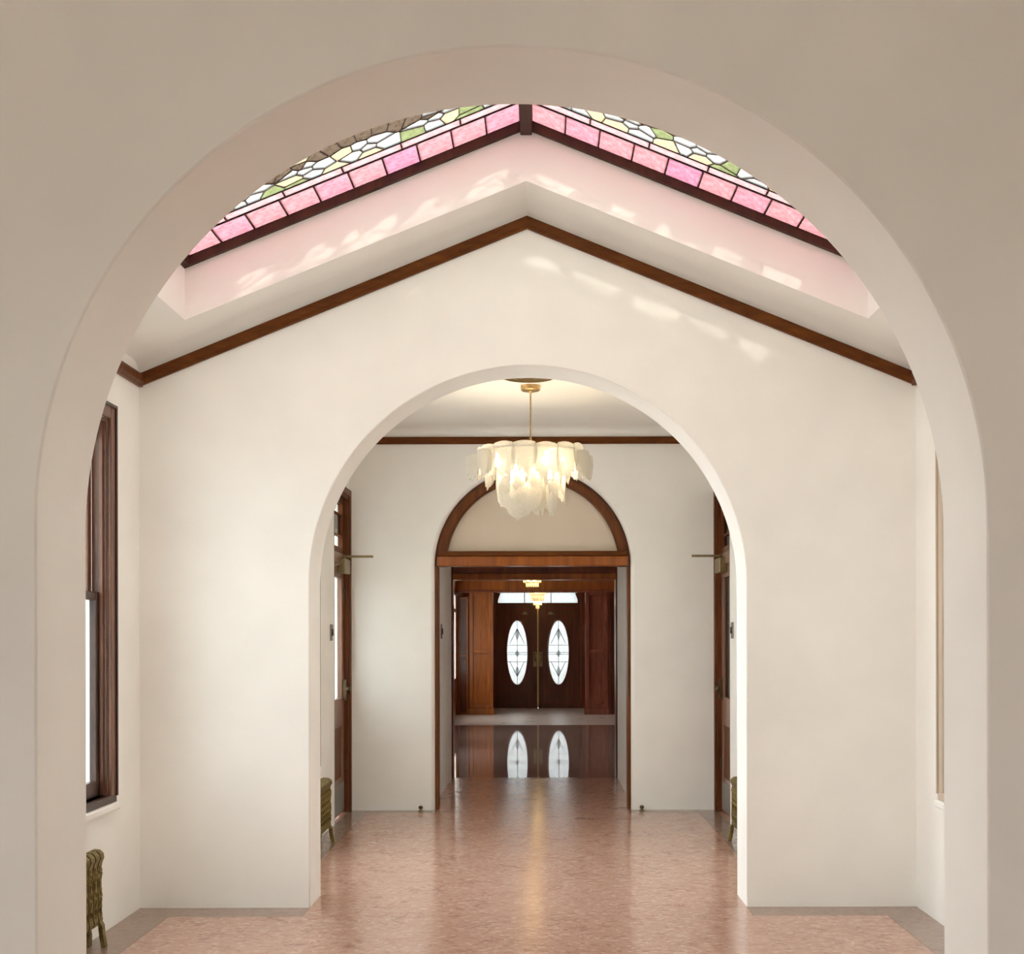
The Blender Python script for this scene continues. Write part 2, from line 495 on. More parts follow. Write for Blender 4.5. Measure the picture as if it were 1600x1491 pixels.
# skylit room --------------------------------------------------------
W1 = (4.62, 6.417, 0.63, 2.605)
WW = (W1[0] + .07, W1[1] - .07, W1[2] + .02, W1[3] - .07)     # opening in the plaster
shell('wall_left.001', side_wall(MB(), -RX1 - .25, -RX1, Y1B, Y2F, 0, 3.25, [WW]), M['wall'],
      'cream wall with brown sash window above the radiator', 'wall')
shell('wall_right.001', side_wall(MB(), RX1, RX1 + .25, Y1B, Y2F, 0, 3.25, [WW]), M['wall'],
      'bright cream wall seen edge-on at the far right of the skylit room', 'wall')
w = arch_wall(MB(), -3.2, 3.2, 4.6, Y2F, Y2B, ARC_R, ARC_S, 96)
shell('wall_middle', w, M['wall'], 'cream gabled wall with the second arch', 'wall', 0.006, 35)

def roof_z(x): return ZRIDGE - SL * abs(x)
WX, WY0, WY1, WH = 1.735, Y1B + 0.36, 6.50, 0.26     # skylight well
cl = MB()
TH = 0.08
for sx in (-1, 1):
    def slab(xa, xb, ya, yb):
        p = [(sx * xa, ya, roof_z(xa)), (sx * xb, ya, roof_z(xb)), (sx * xb, yb, roof_z(xb)), (sx * xa, yb, roof_z(xa))]
        cl.prism(p, (0, 0, TH))
    slab(0, RX1 + .25, WY1, Y2F); slab(0, RX1 + .25, Y1B, WY0); slab(WX, RX1 + .25, WY0, WY1)
    # well: end walls and the long side wall
    for ya, yb in ((WY1, WY1 + .06), (WY0 - .06, WY0)):
        p = [(0, ya, roof_z(0) + TH), (sx * (WX + .06), ya, roof_z(WX + .06) + TH), (sx * (WX + .06), ya, roof_z(WX + .06) + WH), (0, ya, roof_z(0) + WH)]
        cl.prism(p, (0, yb - ya, 0))
    a, b = sorted((sx * WX, sx * (WX + .06)))
    cl.box(a, b, WY0, WY1, roof_z(WX) + TH, roof_z(WX) + WH)
shell('ceiling.001', cl, M['ceil'], 'sloped plaster ceiling with the skylight well', 'ceiling')

# plaster coves between trim and sloped ceiling
cv = MB()
def cove_prof(h, d, n=6):
    # concave quarter curve in (out from wall, up)
    pts = [(0, 0)] + [(d - d * math.cos(PI / 2 * i / n), h - (h - h * math.sin(PI / 2 * i / n))) for i in range(n + 1)]
    return [(0, h + .01), (0, 0)] + [(d * (1 - math.cos(PI / 2 * i / n)), h * math.sin(PI / 2 * i / n)) for i in range(1, n + 1)] + [(d, h + .01)]
TRZ0, TRZ1 = 2.791, 2.852       # trim at the eaves, bottom and top (on the end wall)
CH = ZRIDGE - SL * RX1 - TRZ1
pr = cove_prof(CH, 0.11)
for sx in (-1, 1):
    n = Vector((sx * SL, 0, 1)).normalized()
    for (yw, sy) in ((Y2F, -1), (Y1B, 1)):
        cv.sweep([((0, yw, ZRIDGE - CH), (0, sy, 0), (0, 0, 1)), ((sx * RX1, yw, TRZ1), (0, sy, 0), (0, 0, 1))], pr)
tag(cv.build('trim_1', M['ceil'], None, 40), 'soft plaster cove above the gable trim', 'cove', None, 'structure')

# brown crown trim of the skylit room: pieces along gables and eaves
def moulding(d, h):
    return [(0, 0), (d * .55, 0), (d * .6, h * .12), (d, h * .3), (d, h * .78), (d * .8, h), (0, h)]
tr = empty('trim_2', (0, 0, 0), 'brown wooden crown trim following the gable', 'trim', None, 'structure')
TP = moulding(0.035, 0.064)
for (yw, sy, s1) in ((Y2F, -1, 1), (Y1B, 1, 1)):
    for sx in (-1, 1):
        MB().sweep([((0, yw, TRZ0 + SL * RX1), (0, sy, 0), (0, 0, 1)), ((sx * RX1, yw, TRZ0), (0, sy, 0), (0, 0, 1))], TP).build('gable_trim', M['trim'], tr)
for sx in (-1, 1):
    MB().sweep([((sx * RX1, Y1B, TRZ0), (-sx, 0, 0), (0, 0, 1)), ((sx * RX1, Y2F, TRZ0), (-sx, 0, 0), (0, 0, 1))], TP).build('eaves_trim', M['trim_v'], tr)

# chandelier room ------------------------------------------------------
DY0, DY1, DZ = 9.90, 10.625, 2.67
DH = (DY0, DY1, 0.0, DZ - .06)
W2 = (7.26, 9.04, 0.52, 2.72)
shell('wall_left.002', side_wall(MB(), -RX2 - .2, -RX2, Y2B, Y3F, 0, 3.3, [DH, W2]), M['wall'],
      'cream side wall with the glazed door, left of the chandelier', 'wall')
shell('wall_right.002', side_wall(MB(), RX2, RX2 + .2, Y2B, Y3F, 0, 3.3, [DH, W2]), M['wall'],
      'cream side wall with the dim glazed door, right of the chandelier', 'wall')
Z2C = 3.20
shell('ceiling.002', MB().box(-RX2 - .2, RX2 + .2, Y2B, Y3F, Z2C, Z2C + .12), M['ceil'], 'flat ceiling above the chandelier', 'ceiling')
# far wall: the plaster arch head, with a splayed edge
AR3, AS3 = 0.820, 2.04
w = arch_wall(MB(), -RX2 - .2, RX2 + .2, 3.3, Y3F, Y3F + .22, AR3, AS3, 64)
shell('wall_far', w, M['wall'], 'cream wall with the wood-framed arched doorway', 'wall', 0.03, 35)
cv = MB(); pr = cove_prof(0.085, 0.085)
cv.sweep([((-RX2, Y3F, 3.115), (0, -1, 0), (0, 0, 1)), ((RX2, Y3F, 3.115), (0, -1, 0), (0, 0, 1))], pr)
cv.sweep([((-RX2, Y2B, 3.115), (0, 1, 0), (0, 0, 1)), ((RX2, Y2B, 3.115), (0, 1, 0), (0, 0, 1))], pr)
for sx in (-1, 1):
    cv.sweep([((sx * RX2, Y2B, 3.115), (-sx, 0, 0), (0, 0, 1)), ((sx * RX2, Y3F, 3.115), (-sx, 0, 0), (0, 0, 1))], pr)
tag(cv.build('trim_3', M['ceil'], None, 40), 'plaster cove around the chandelier ceiling', 'cove', None, 'structure')
tr = empty('trim_4', (0, 0, 0), 'straight brown picture rail around the chandelier room', 'trim', None, 'structure')
TP2 = moulding(0.03, 0.058)
for (yw, sy) in ((Y3F, -1), (Y2B, 1)):
    MB().sweep([((-RX2, yw, 3.06), (0, sy, 0), (0, 0, 1)), ((RX2, yw, 3.06), (0, sy, 0), (0, 0, 1))], TP2).build('rail', M['trim'], tr)
for sx in (-1, 1):
    MB().sweep([((sx * RX2, Y2B, 3.06), (-sx, 0, 0), (0, 0, 1)), ((sx * RX2, Y3F, 3.06), (-sx, 0, 0), (0, 0, 1))], TP2).build('rail', M['trim_v'], tr)

# passage ---------------------------------------------------------------
PXW = 0.85
for sx, nm, lb in ((-1, 'wall_left.003', 'white passage wall holding the small grey switch plate'), (1, 'wall_right.003', 'bare white passage wall opposite the switch plate')):
    a, b = sorted((sx * PXW, sx * (PXW + .16)))
    shell(nm, MB().box(a, b, Y3F + .22, Y3B, 0, 2.5), M['wall'], lb, 'wall')
shell('ceiling.003', MB().box(-PXW - .16, PXW + .16, Y3F + .22, Y3B, 2.17, 2.5), M['ceil'], 'low ceiling of the passage', 'ceiling')

# panelled hall -----------------------------------------------------------
HH = 2.95
HW = [(15.0, 16.4, 0.64, 2.26), (18.2, 19.6, 0.64, 2.26), (21.6, 23.45, 0.64, 2.26)]
shell('wall_left.004', side_wall(MB(), -RX3 - .2, -RX3, Y3B, YD + .3, 0, HH, HW), M['mahog'],
      'orange-brown panelled hall wall with tall windows', 'wall')
shell('wall_right.004', MB().box(RX3, RX3 + .2, Y3B, YD + .3, 0, HH), M['mahog_red'],
      'red-brown panelled hall wall without windows', 'wall')
shell('ceiling.004', MB().box(-RX3 - .2, RX3 + .2, Y3B, YD + .3, HH, HH + .12), M['ceil'], 'plaster ceiling of the panelled hall', 'ceiling')
w = MB()
for sx in (-1, 1):
    a, b = sorted((sx * PXW, sx * (RX3 + .2)))
    w.box(a, b, Y3B, Y3B + .08, 0, HH)
w.box(-PXW, PXW, Y3B, Y3B + .08, 2.17, HH)
shell('wall_hall', w, M['mahog'], 'wood-clad wall around the passage mouth', 'wall')
# entrance wall around the double doors
w = MB()
for sx in (-1, 1):
    a, b = sorted((sx * 0.88, sx * (RX3 + .2)))
    w.box(a, b, YD, YD + .2, 0, HH)
w.box(-0.88, 0.88, YD, YD + .2, 2.50, HH)
shell('wall_entrance', w, M['mahog_red'], 'red-brown wall holding the entrance doors', 'wall')
# outside: paving and an unseen wall added to shade the right-hand side
shell('ground', MB().box(-30, 30, -30, 60, -0.40, -0.13), M['ground'], 'pale paving outside the windows', 'paving')
shell('added_shade_wall', MB().box(3.0, 3.3, 3.6, 30, -0.2, 5.2), M['wall_ext'], 'unseen grey wall added outside to shade the right-hand windows', 'wall')

for sx in (-1, 1):
    h = WN[0] if sx < 0 else WNR[0]
    portal((sx * 3.3, (h[0] + h[1]) / 2, (h[2] + h[3]) / 2), (-sx, 0, 0), h[1] - h[0], h[3] - h[2])
    portal((sx * (RX1 + .24), (WW[0] + WW[1]) / 2, (WW[2] + WW[3]) / 2), (-sx, 0, 0), WW[1] - WW[0], WW[3] - WW[2])
    portal((sx * (RX2 + .19), (W2[0] + W2[1]) / 2, (W2[2] + W2[3]) / 2), (-sx, 0, 0), W2[1] - W2[0], W2[3] - W2[2])
    portal((sx * (RX2 + .19), (DY0 + DY1) / 2, 1.3), (-sx, 0, 0), DY1 - DY0, 2.6)
for h in HW:
    portal((-RX3 - .19, (h[0] + h[1]) / 2, (h[2] + h[3]) / 2), (1, 0, 0), h[1] - h[0], h[3] - h[2])
portal((0, YD + .19, 1.25), (0, -1, 0), 1.76, 2.5)
portal((0, (WY0 + WY1) / 2, ZRIDGE + WH + .2), (0, 0, -1), 2 * WX, WY1 - WY0)

# ================================================================== windows
def frame_boxes(mb, x0, x1, y0, y1, z0, z1, w, wb=None, wt=None):
    """rectangular ring in the YZ plane"""
    wb = w if wb is None else wb; wt = w if wt is None else wt
    mb.box(x0, x1, y0, y0 + w, z0, z1); mb.box(x0, x1, y1 - w, y1, z0, z1)
    mb.box(x0, x1, y0 + w, y1 - w, z0, z0 + wb); mb.box(x0, x1, y0 + w, y1 - w, z1 - wt, z1)
    return mb

def sash_window(name, sx, X, win, label, wood, dark, glass='pane', casing=True):
    y0, y1, z0, z1 = win
    t = empty(name, (0, 0, 0), label, 'window', None, 'structure')
    def xs(a, b):     # distances into the wall -> sorted x
        return sorted((sx * (X + a), sx * (X + b)))
    if casing:
        m = MB(); a, b = xs(-0.022, 0.0)
        m.box(a, b, y0 - .07, y0, z0 + .01, z1 + .07); m.box(a, b, y1, y1 + .07, z0 + .01, z1 + .07); m.box(a, b, y0, y1, z1, z1 + .07)
        m.build('casing', M[wood], t, None, 0.006)
        a, b = xs(-0.03, -0.018)
        m = MB(); m.box(a, b, y1 + .058, y1 + .074, z0 + .01, z1 + .074); m.box(a, b, y0 - .074, y0 - .058, z0 + .01, z1 + .074); m.box(a, b, y0 - .07, y1 + .07, z1 + .058, z1 + .074)
        m.build('back_band', M[dark], t)
    a, b = xs(0.0, 0.070)
    frame_boxes(MB(), a, b, y0, y1, z0, z1, 0.018).build('jamb', M[wood], t)
    zm = 1.655
    a, b = xs(0.030, 0.066)
    s = frame_boxes(MB(), a, b, y0 + .02, y1 - .02, z0 + .02, zm + .02, 0.05, 0.075, 0.04).build('lower_sash', M[dark], t, None, 0.004)
    a, b = xs(0.045, 0.050)
    MB().box(a, b, y0 + .065, y1 - .065, z0 + .09, zm - .015).build('pane', M[glass], s)
    a, b = xs(0.070, 0.106)
    s = frame_boxes(MB(), a, b, y0 + .02, y1 - .02, zm - .02, z1 - .02, 0.05, 0.04, 0.06).build('upper_sash', M[wood], t, None, 0.004)
    a, b = xs(0.086, 0.091)
    MB().box(a, b, y0 + .065, y1 - .065, zm + .015, z1 - .075).build('pane', M[glass], s)
    a, b = xs(0.012, 0.028)
    MB().box(a, b, y1 - .036, y1 - .018, z0 + .02, z1 - .02).box(a, b, y0 + .018, y0 + .036, z0 + .02, z1 - .02).build('stop_bead', M[wood], t)
    a, b = xs(-0.024, 0.06)
    MB().box(a, b, y0 - .07, y1 + .07, z0 - .022, z0 + .018).build('sill', M[dark if wood != 'win_pale' else wood], t, None, 0.006)
    a, b = xs(-0.035, -0.0)
    MB().box(a, b, y0 - .10, y1 + .10, z0 - .062, z0 - .022).build('ledge', M['wall'], t, None, 0.01)
    return t
sash_window('window_1', -1, RX1, WW, 'brown sash window with dark lower sash beside the near arch', 'win_wood', 'win_dark', 'pane_soft')
sash_window('window_2', 1, RX1, WW, 'tan-framed window seen edge-on beside the near arch', 'win_pale', 'win_pale')
sash_window('window_3', -1, 3.2, WN[0], 'unseen brown sash window added on the left to light the near arch wall', 'win_wood', 'win_dark')
sash_window('window_4', 1, 3.2, WNR[0], 'unseen brown sash window added on the right to light the near arch wall', 'win_wood', 'win_dark')
sash_window('window_8', -1, RX2, W2, 'sash window above the radiator on the daylight-door side', 'win_wood', 'win_dark')
sash_window('window_9', 1, RX2, W2, 'sash window above the radiator on the dim-door side', 'win_wood', 'win_dark')
for i, h in enumerate(HW):
    t = empty('window_%d' % (5 + i), (0, 0, 0), 'tall bright window in the hall wall, %s from the entrance doors' % ('third', 'second', 'first')[i], 'window', None, 'structure')
    frame_boxes(MB(), -RX3 - .05, -RX3 + .012, h[0], h[1], h[2], h[3], 0.05).build('frame', M['mahog'], t)
    MB().box(-RX3 - .03, -RX3 + .008, h[0] + .05, h[1] - .05, 1.90, 1.96).build('transom_bar', M['mahog_dark'], t)
    MB().box(-RX3 - .008, -RX3 - .003, h[0] + .05, h[1] - .05, h[2] + .05, 1.90).build('pane', M['hall_glass'], t)
    MB().box(-RX3 - .008, -RX3 - .003, h[0] + .05, h[1] - .05, 1.96, h[3] - .05).build('pane', M['hall_glass'], t)

# ================================================================== skylight
ZG = ZRIDGE + WH            # underside of the skylight frame at the ridge
sk = empty('skylight', (0, 0, ZRIDGE), 'gabled stained-glass skylight with pink border and flower garland', 'skylight')
def skp(x, v, s, dz=0.0):   # x from ridge, v from the far edge towards the camera
    return (s * x, WY1 - v, ZG + 0.045 - SL * x + dz - ZRIDGE)
L = WY1 - WY0
FW = 0.030                  # frame inset
for s in (-1, 1):
    for v0, v1 in ((-0.02, FW), (L - FW, L + .02)):
        p = [skp(0, v0, s, -.045), skp(WX + .02, v0, s, -.045), skp(WX + .02, v1, s, -.045), skp(0, v1, s, -.045)]
        MB().prism(p, (0, 0, 0.06)).build('frame_rafter', M['frame_dark'], sk)
    p = [skp(WX - FW, 0, s, -.045), skp(WX + .02, 0, s, -.045), skp(WX + .02, L, s, -.045), skp(WX - FW, L, s, -.045)]
    MB().prism(p, (0, 0, 0.06)).build('frame_eave', M['frame_dark'], sk)
MB().box(-.030, .030, WY0, WY1, ZG - .030 - ZRIDGE, ZG + .06 - ZRIDGE).build('ridge_bar', M['frame_dark'], sk, None, 0.006)

def clip(poly, px, py, qx, qy):
    """keep the side of the bisector nearer to p"""
    mx, my = (px + qx) / 2, (py + qy) / 2
    nx, ny = qx - px, qy - py
    out = []
    for i in range(len(poly)):
        a, b = poly[i], poly[(i + 1) % len(poly)]
        da = (a[0] - mx) * nx + (a[1] - my) * ny
        db = (b[0] - mx) * nx + (b[1] - my) * ny
        if da <= 0: out.append(a)
        if da * db < 0:
            t = da / (da - db)
            out.append((a[0] + (b[0] - a[0]) * t, a[1] + (b[1] - a[1]) * t))
    return out

edges = {}
def pane(poly, s, mat):
    cx = sum(p[0] for p in poly) / len(poly); cy = sum(p[1] for p in poly) / len(poly)
    c = Vector(skp(cx, cy, s))
    mb = MB()
    pts = [Vector(skp(x, y, s)) - c for x, y in poly]
    mb.prism(pts, (0, 0, 0.005), 0, 1)
    o = place('pane', mb.mesh('pane', [M[mat], M['clear']]), sk, c)
    for i in range(len(poly)):
        a, b = poly[i], poly[(i + 1) % len(poly)]
        k = tuple(sorted(((round(a[0], 3), round(a[1], 3)), (round(b[0], 3), round(b[1], 3))))) + (s,)
        if math.hypot(a[0] - b[0], a[1] - b[1]) > 0.006:
            edges[k] = max(edges.get(k, 0), 1)
    return o

rnd = random.Random(21)
B0, B1, BN = FW, 0.262, 0.345
XI, XO = 0.03, WX - FW
XF = XO - 0.25
for s in (-1, 1):
    nb = 10
    w_ = (XO - XI) / nb
    for far in (True, False):
        fv = (lambda v: v) if far else (lambda v: L - v)
        for i in range(nb):
            xa, xb = XI + i * w_, XI + (i + 1) * w_
            pane([(xa, fv(B0)), (xb, fv(B0)), (xb, fv(B1)), (xa, fv(B1))], s, rnd.choice(['pink', 'pink', 'pink2', 'pink3']) if i < 6 else rnd.choice(['pink', 'pink3', 'pink3']))
        for i in range(5):
            xa, xb = XI + i * (XF - XI) / 5, XI + (i + 1) * (XF - XI) / 5
            pane([(xa, fv(B1)), (xb, fv(B1)), (xb, fv(BN)), (xa, fv(BN))], s, 'pinkpale')
    # eave border
    ne = 11
    for i in range(ne):
        va = B1 + (L - 2 * B1) * i / ne; vb = B1 + (L - 2 * B1) * (i + 1) / ne
        pane([(XF, va), (XO, va), (XO, vb), (XF, vb)], s, 'pinkpale' if i in (0, ne - 1) else rnd.choice(['pink', 'pink3']))
    # flower garland near the far edge: petals, leaves and a brown scalloped ribbon
    G1 = 0.80
    seeds = []
    fls = [(0.10, .43), (0.42, .47), (0.74, .44), (1.04, .46), (1.34, .45)] if s < 0 else [(0.20, .44), (0.50, .45), (0.82, .46), (1.12, .44), (1.38, .47)]
    for fx, fv_ in fls:
        seeds.append((fx, fv_, 'white'))
        for k in range(5):
            a = 2 * PI * k / 5 + fx * 3
            x, y = fx + .075 * math.cos(a), fv_ + .06 * math.sin(a)
            if XI < x < XF and BN < y < G1: seeds.append((x, y, 'white' if k != 2 else 'cream'))
    def scal(x): return 0.50 + 0.085 * abs(math.sin(PI * (x - 0.43) / 0.67))
    x = XI + .04
    while x < XF:
        seeds.append((x, scal(x) + .012, 'umber' if s < 0 else 'amber')); x += 0.075
    tries = 0
    while len(seeds) < 78 and tries < 3000:
        tries += 1
        x, y = rnd.uniform(XI, XF), rnd.uniform(BN, G1)
        if min(math.hypot(x - q[0], y - q[1]) for q in seeds) < .058: continue
        if y < scal(x) - .02: c = 'green' if rnd.random() < .6 else 'cream'
        elif y < scal(x) + .05: c = 'amber'
        else: c = rnd.choice(['cream', 'opal', 'opal'])
        seeds.append((x, y, c))
    for i, (px, py, c) in enumerate(seeds):
        poly = [(XI, BN), (XF, BN), (XF, G1), (XI, G1)]
        for j, (qx, qy, _) in enumerate(seeds):
            if j != i and poly: poly = clip(poly, px, py, qx, qy)
        if len(poly) >= 3: pane(poly, s, c)
    # plain field
    vs = [G1 + (L - BN - G1) * i / 5 for i in range(6)]
    xsn = [XI + (XF - XI) * i / 4 for i in range(5)]
    for i in range(5):
        for j in range(4):
            pane([(xsn[j], vs[i]), (xsn[j + 1], vs[i]), (xsn[j + 1], vs[i + 1]), (xsn[j], vs[i + 1])], s, rnd.choice(['cream', 'opal', 'opal']))
cm = MB()
for (a, b, s) in edges:
    d = Vector((b[0] - a[0], b[1] - a[1])).normalized()
    big = abs(a[1] - b[1]) < .002 and (abs(a[1] - B1) < .002)
    hw = 0.0075 if big else (0.0015 if BN + .002 < max(a[1], b[1]) < 0.802 else 0.0035)
    n = Vector((-d.y, d.x)) * hw
    q = [(a[0] + n.x, a[1] + n.y), (b[0] + n.x, b[1] + n.y), (b[0] - n.x, b[1] - n.y), (a[0] - n.x, a[1] - n.y)]
    cm.prism([skp(x, y, s, -.004) for x, y in q], (0, 0, 0.012))
cm.build('lead_came', M['lead'], sk)

# ================================================================== arched doorway in the far wall
ad = empty('door_frame', (0, Y3F, 0), 'dark wooden arched door frame with a crossbar and half-round panel', 'door frame', None, 'structure')
def loc_y(o): return o
m = MB(); path = []
ro, ri = 0.802, 0.724
for i in range(49):
    a = PI * i / 48
    path.append(((0, 0, AS3), (-math.cos(a), 0, math.sin(a)), (0, 1, 0)))
prof = [(ri, 0.02), (ri + .012, 0.0), (ro - .02, -0.006), (ro, 0.01), (ro + .020, 0.05), (ro + .020, .16), (ri, .16)]
m.sweep(path, prof)
m.build('arch_trim', M['trim_v'], ad, 35)
for sx in (-1, 1):
    a, b = sorted((sx * 0.793, sx * 0.822))
    MB().box(a, b, 0.025, .20, 0, AS3).build('jamb_post', M['trim_v'], ad, None, 0.006)
MB().box(-.80, .80, -.012, .17, AS3 + .002, 2.125).build('crossbar', M['mahog'], ad, None, 0.008)
MB().box(-.79, .79, -.03, .02, 2.125, 2.165).build('crossbar_cap', M['trim'], ad, None, 0.008)
pts = [(-.735, .08, 2.12)] + [(-.735 * math.cos(PI * i / 48), .08, AS3 + .735 * math.sin(PI * i / 48)) for i in range(4, 45)] + [(.735, .08, 2.12)]
MB().prism(pts, (0, .03, 0)).build('half_round_panel', M['tymp'], ad)
# second frame at the hall end of the passage
hf = empty('door_frame.001', (0, Y3B, 0), 'dark wooden frame at the hall end of the passage', 'door frame', None, 'structure')
for sx in (-1, 1):
    a, b = sorted((sx * 0.832, sx * 0.875))
    MB().box(a, b, -.05, .16, 0, 2.17).build('jamb_post', M['mahog_dark'], hf, None, 0.005)
MB().box(-.832, .832, -.05, .16, 2.035, 2.10).build('head', M['mahog'], hf, None, 0.006)
MB().box(-.832, .832, -.07, -.02, 2.10, 2.17).build('head_cap', M['mahog_dark'], hf, None, 0.006)

# ================================================================== side doors of the chandelier room
def side_door(name, sx, label, glass):
    t = empty(name, (0, 0, 0), label, 'door', None, 'structure')
    def xs(a, b): return sorted((sx * (RX2 + a), sx * (RX2 + b)))
    y0, y1 = DY0, DY1
    a, b = xs(-.02, 0)
    m = MB(); m.box(a, b, y1, y1 + .058, 0, DZ); m.box(a, b, y0, y1, DZ - .06, DZ)
    m.build('casing', M['trim_v'], t, None, 0.005)
    a, b = xs(0, .08)
    m = MB(); m.box(a, b, y1 - .02, y1, 0, DZ - .06); m.box(a, b, y0, y0 + .02, 0, DZ - .06); m.box(a, b, y0 + .02, y1 - .02, DZ - .08, DZ - .06)
    m.build('jamb', M['trim_v'], t)
    # leaf
    ya, yb = y0 + .022, y1 - .022
    a, b = xs(.035, .075)
    m = MB()
    m.box(a, b, ya, ya + .09, .01, 2.03); m.box(a, b, yb - .09, yb, .01, 2.03)
    for z0, z1 in ((1.93, 2.03), (.72, .95), (.01, .30)):
        m.box(a, b, ya + .09, yb - .09, z0, z1)
    leaf = m.build('leaf', M['door_wood'], t, None, 0.004)
    a, b = xs(.052, .058)
    MB().box(a, b, ya + .08, yb - .08, .94, 1.94).build('pane', M[glass], leaf)
    a, b = xs(.048, .066)
    MB().box(a, b, ya + .08, yb - .08, .29, .73).build('lower_panel', M['trim_v'], leaf, None, 0.004)
    a, b = xs(.030, .036)
    MB().box(a, b, ya + .03, yb - .03, .03, .26).build('kick_plate', M['plate'], leaf)
    a, b = xs(.005, .035)
    m = MB(); m.box(a, b, yb - .075, yb - .03, .93, 1.10); 
    xk = sx * (RX2 - .005)
    m.ball((xk, yb - .052, 1.02), .028)
    m.build('lock', M['dark_metal'], leaf)
    # hinges
    for z in (.35, 1.75):
        a, b = xs(.02, .036)
        MB().box(a, b, yb - .012, yb + .018, z, z + .1).build('hinge', M['dark_metal'], leaf)
    # transom light
    a, b = xs(.02, .1)
    MB().box(a, b, y0 + .02, y1 - .02, 2.035, 2.13).build('transom_bar', M['door_wood'], t, None, 0.005)
    a, b = xs(.035, .075)
    m = frame_boxes(MB(), a, b, y0 + .022, y1 - .022, 2.13, DZ - .08, .05)
    tl = m.build('transom_light', M['trim_v'], t)
    a, b = xs(.052, .058)
    rows = [(2.18, 2.27, glass), (2.285, 2.445, 'pane_grey'), (2.46, DZ - .13, glass)]
    for z0, z1, g in rows:
        MB().box(a, b, y0 + .07, y1 - .07, z0, z1).build('pane', M[g], tl)
    a, b = xs(.045, .065)
    for z in (2.27, 2.445):
        MB().box(a, b, y0 + .07, y1 - .07, z, z + .015).build('glazing_bar', M['trim_v'], tl)
    # closer: body on the leaf, arm standing out into the room
    a, b = xs(-.03, .035)
    cl_ = MB().box(a, b, yb - .33, yb - .06, 1.965, 2.085).build('door_closer', M['brass_dull'], t, None, 0.008)
    xa = sx * (RX2 + .02); xe = sx * 1.305
    yy = yb - .12
    MB().box(min(xa, xe), max(xa, xe), yy - .012, yy + .012, 2.10, 2.118).box(*sorted((xa - .012, xa + .012)), yy - .012, yy + .012, 2.08, 2.11).build('arm', M['brass_dull'], cl_)
    return t
side_door('door_1', -1, 'glazed wooden side door full of daylight, closer arm jutting out', 'door_glass')
side_door('door_2', 1, 'glazed wooden side door with glass darkened for a shaded outside, closer arm jutting out', 'pane_grey')

# ================================================================== hall joinery
def panelled(mb_frame, x0, x1, y0, y1, z0, z1, w, cuts):
    """frame-and-panel piece facing -Y; returns panel rectangles"""
    mb_frame.box(x0, x0 + w, y0, y1, z0, z1); mb_frame.box(x1 - w, x1, y0, y1, z0, z1)
    zs = [z0] + cuts + [z1]
    for z in zs:
        a = max(z0, z - w / 2) if z not in (z0, z1) else (z0 if z == z0 else z1 - w)
        mb_frame.box(x0 + w, x1 - w, y0, y1, a, a + w)
    return [(x0 + w, x1 - w, zs[i] + w * (1 if i == 0 else .5), zs[i + 1] - w * (1 if i == len(zs) - 2 else .5)) for i in range(len(zs) - 1)]
def pilaster(x0, x1, label, mats, cuts):
    t = empty('pilaster', ((x0 + x1) / 2, YP, 0), label, 'pilaster', 'hall pilasters')
    cx = (x0 + x1) / 2
    m = MB(); ps = panelled(m, x0 - cx, x1 - cx, 0, .14, 0.12, 2.28, .07, cuts)
    m.build('frame', M[mats[0]], t, None, 0.006)
    for i, (a, b, c, d) in enumerate(ps):
        MB().box(a - .004, b + .004, .045, .12, c - .004, d + .004).build('panel', M[mats[1 + i % 2]], t, None, 0.004)
    MB().box(x0 - cx - .02, x1 - cx + .02, -.02, .16, 0, .12).build('plinth', M[mats[0]], t, None, 0.006)
    return t
pilaster(-1.27, -0.83, 'orange-brown panelled pilaster left of the entrance doors', ('mahog', 'mahog', 'mahog'), [1.18])
pilaster(0.89, 1.31, 'red-brown glossy pilaster right of the entrance doors', ('mahog_red', 'mahog_red', 'mahog_red'), [1.18])
# dark narrow side panels between pilasters and walls
for sx, lb in ((-1, 'dark narrow side door between hall window and orange pilaster'), (1, 'dark narrow panel beside the red-brown pilaster')):
    x0, x1 = (-1.49, -1.29) if sx < 0 else (1.33, 1.49)
    t = empty('narrow_panel', ((x0 + x1) / 2, YP + .06, 0), lb, 'wood panel')
    cx = (x0 + x1) / 2
    m = MB(); ps = panelled(m, x0 - cx, x1 - cx, 0, .06, 0.0, 2.2, .04, [1.1])
    m.build('frame', M['mahog' if sx < 0 else 'mahog_red'], t, None, 0.004)
    for (a, b, c, d) in ps:
        MB().box(a - .003, b + .003, .02, .05, c - .003, d + .003).build('panel', M['mahog_dark'], t)
    if sx < 0:
        MB().ball((.05, -.03, .98), .022).build('knob', M['brass'], t, 40)
# beam over the vestibule
t = empty('beam', (0, YP, 2.27), 'mahogany beam across the hall in front of the entrance doors', 'beam', None, 'structure')
MB().box(-RX3, RX3, -.02, .20, 0.02, .68).build('beam_face', M['mahog'], t, None, 0.006)
MB().box(-RX3, RX3, -.05, .22, 0, .035).build('beam_moulding', M['mahog_red'], t, None, 0.006)

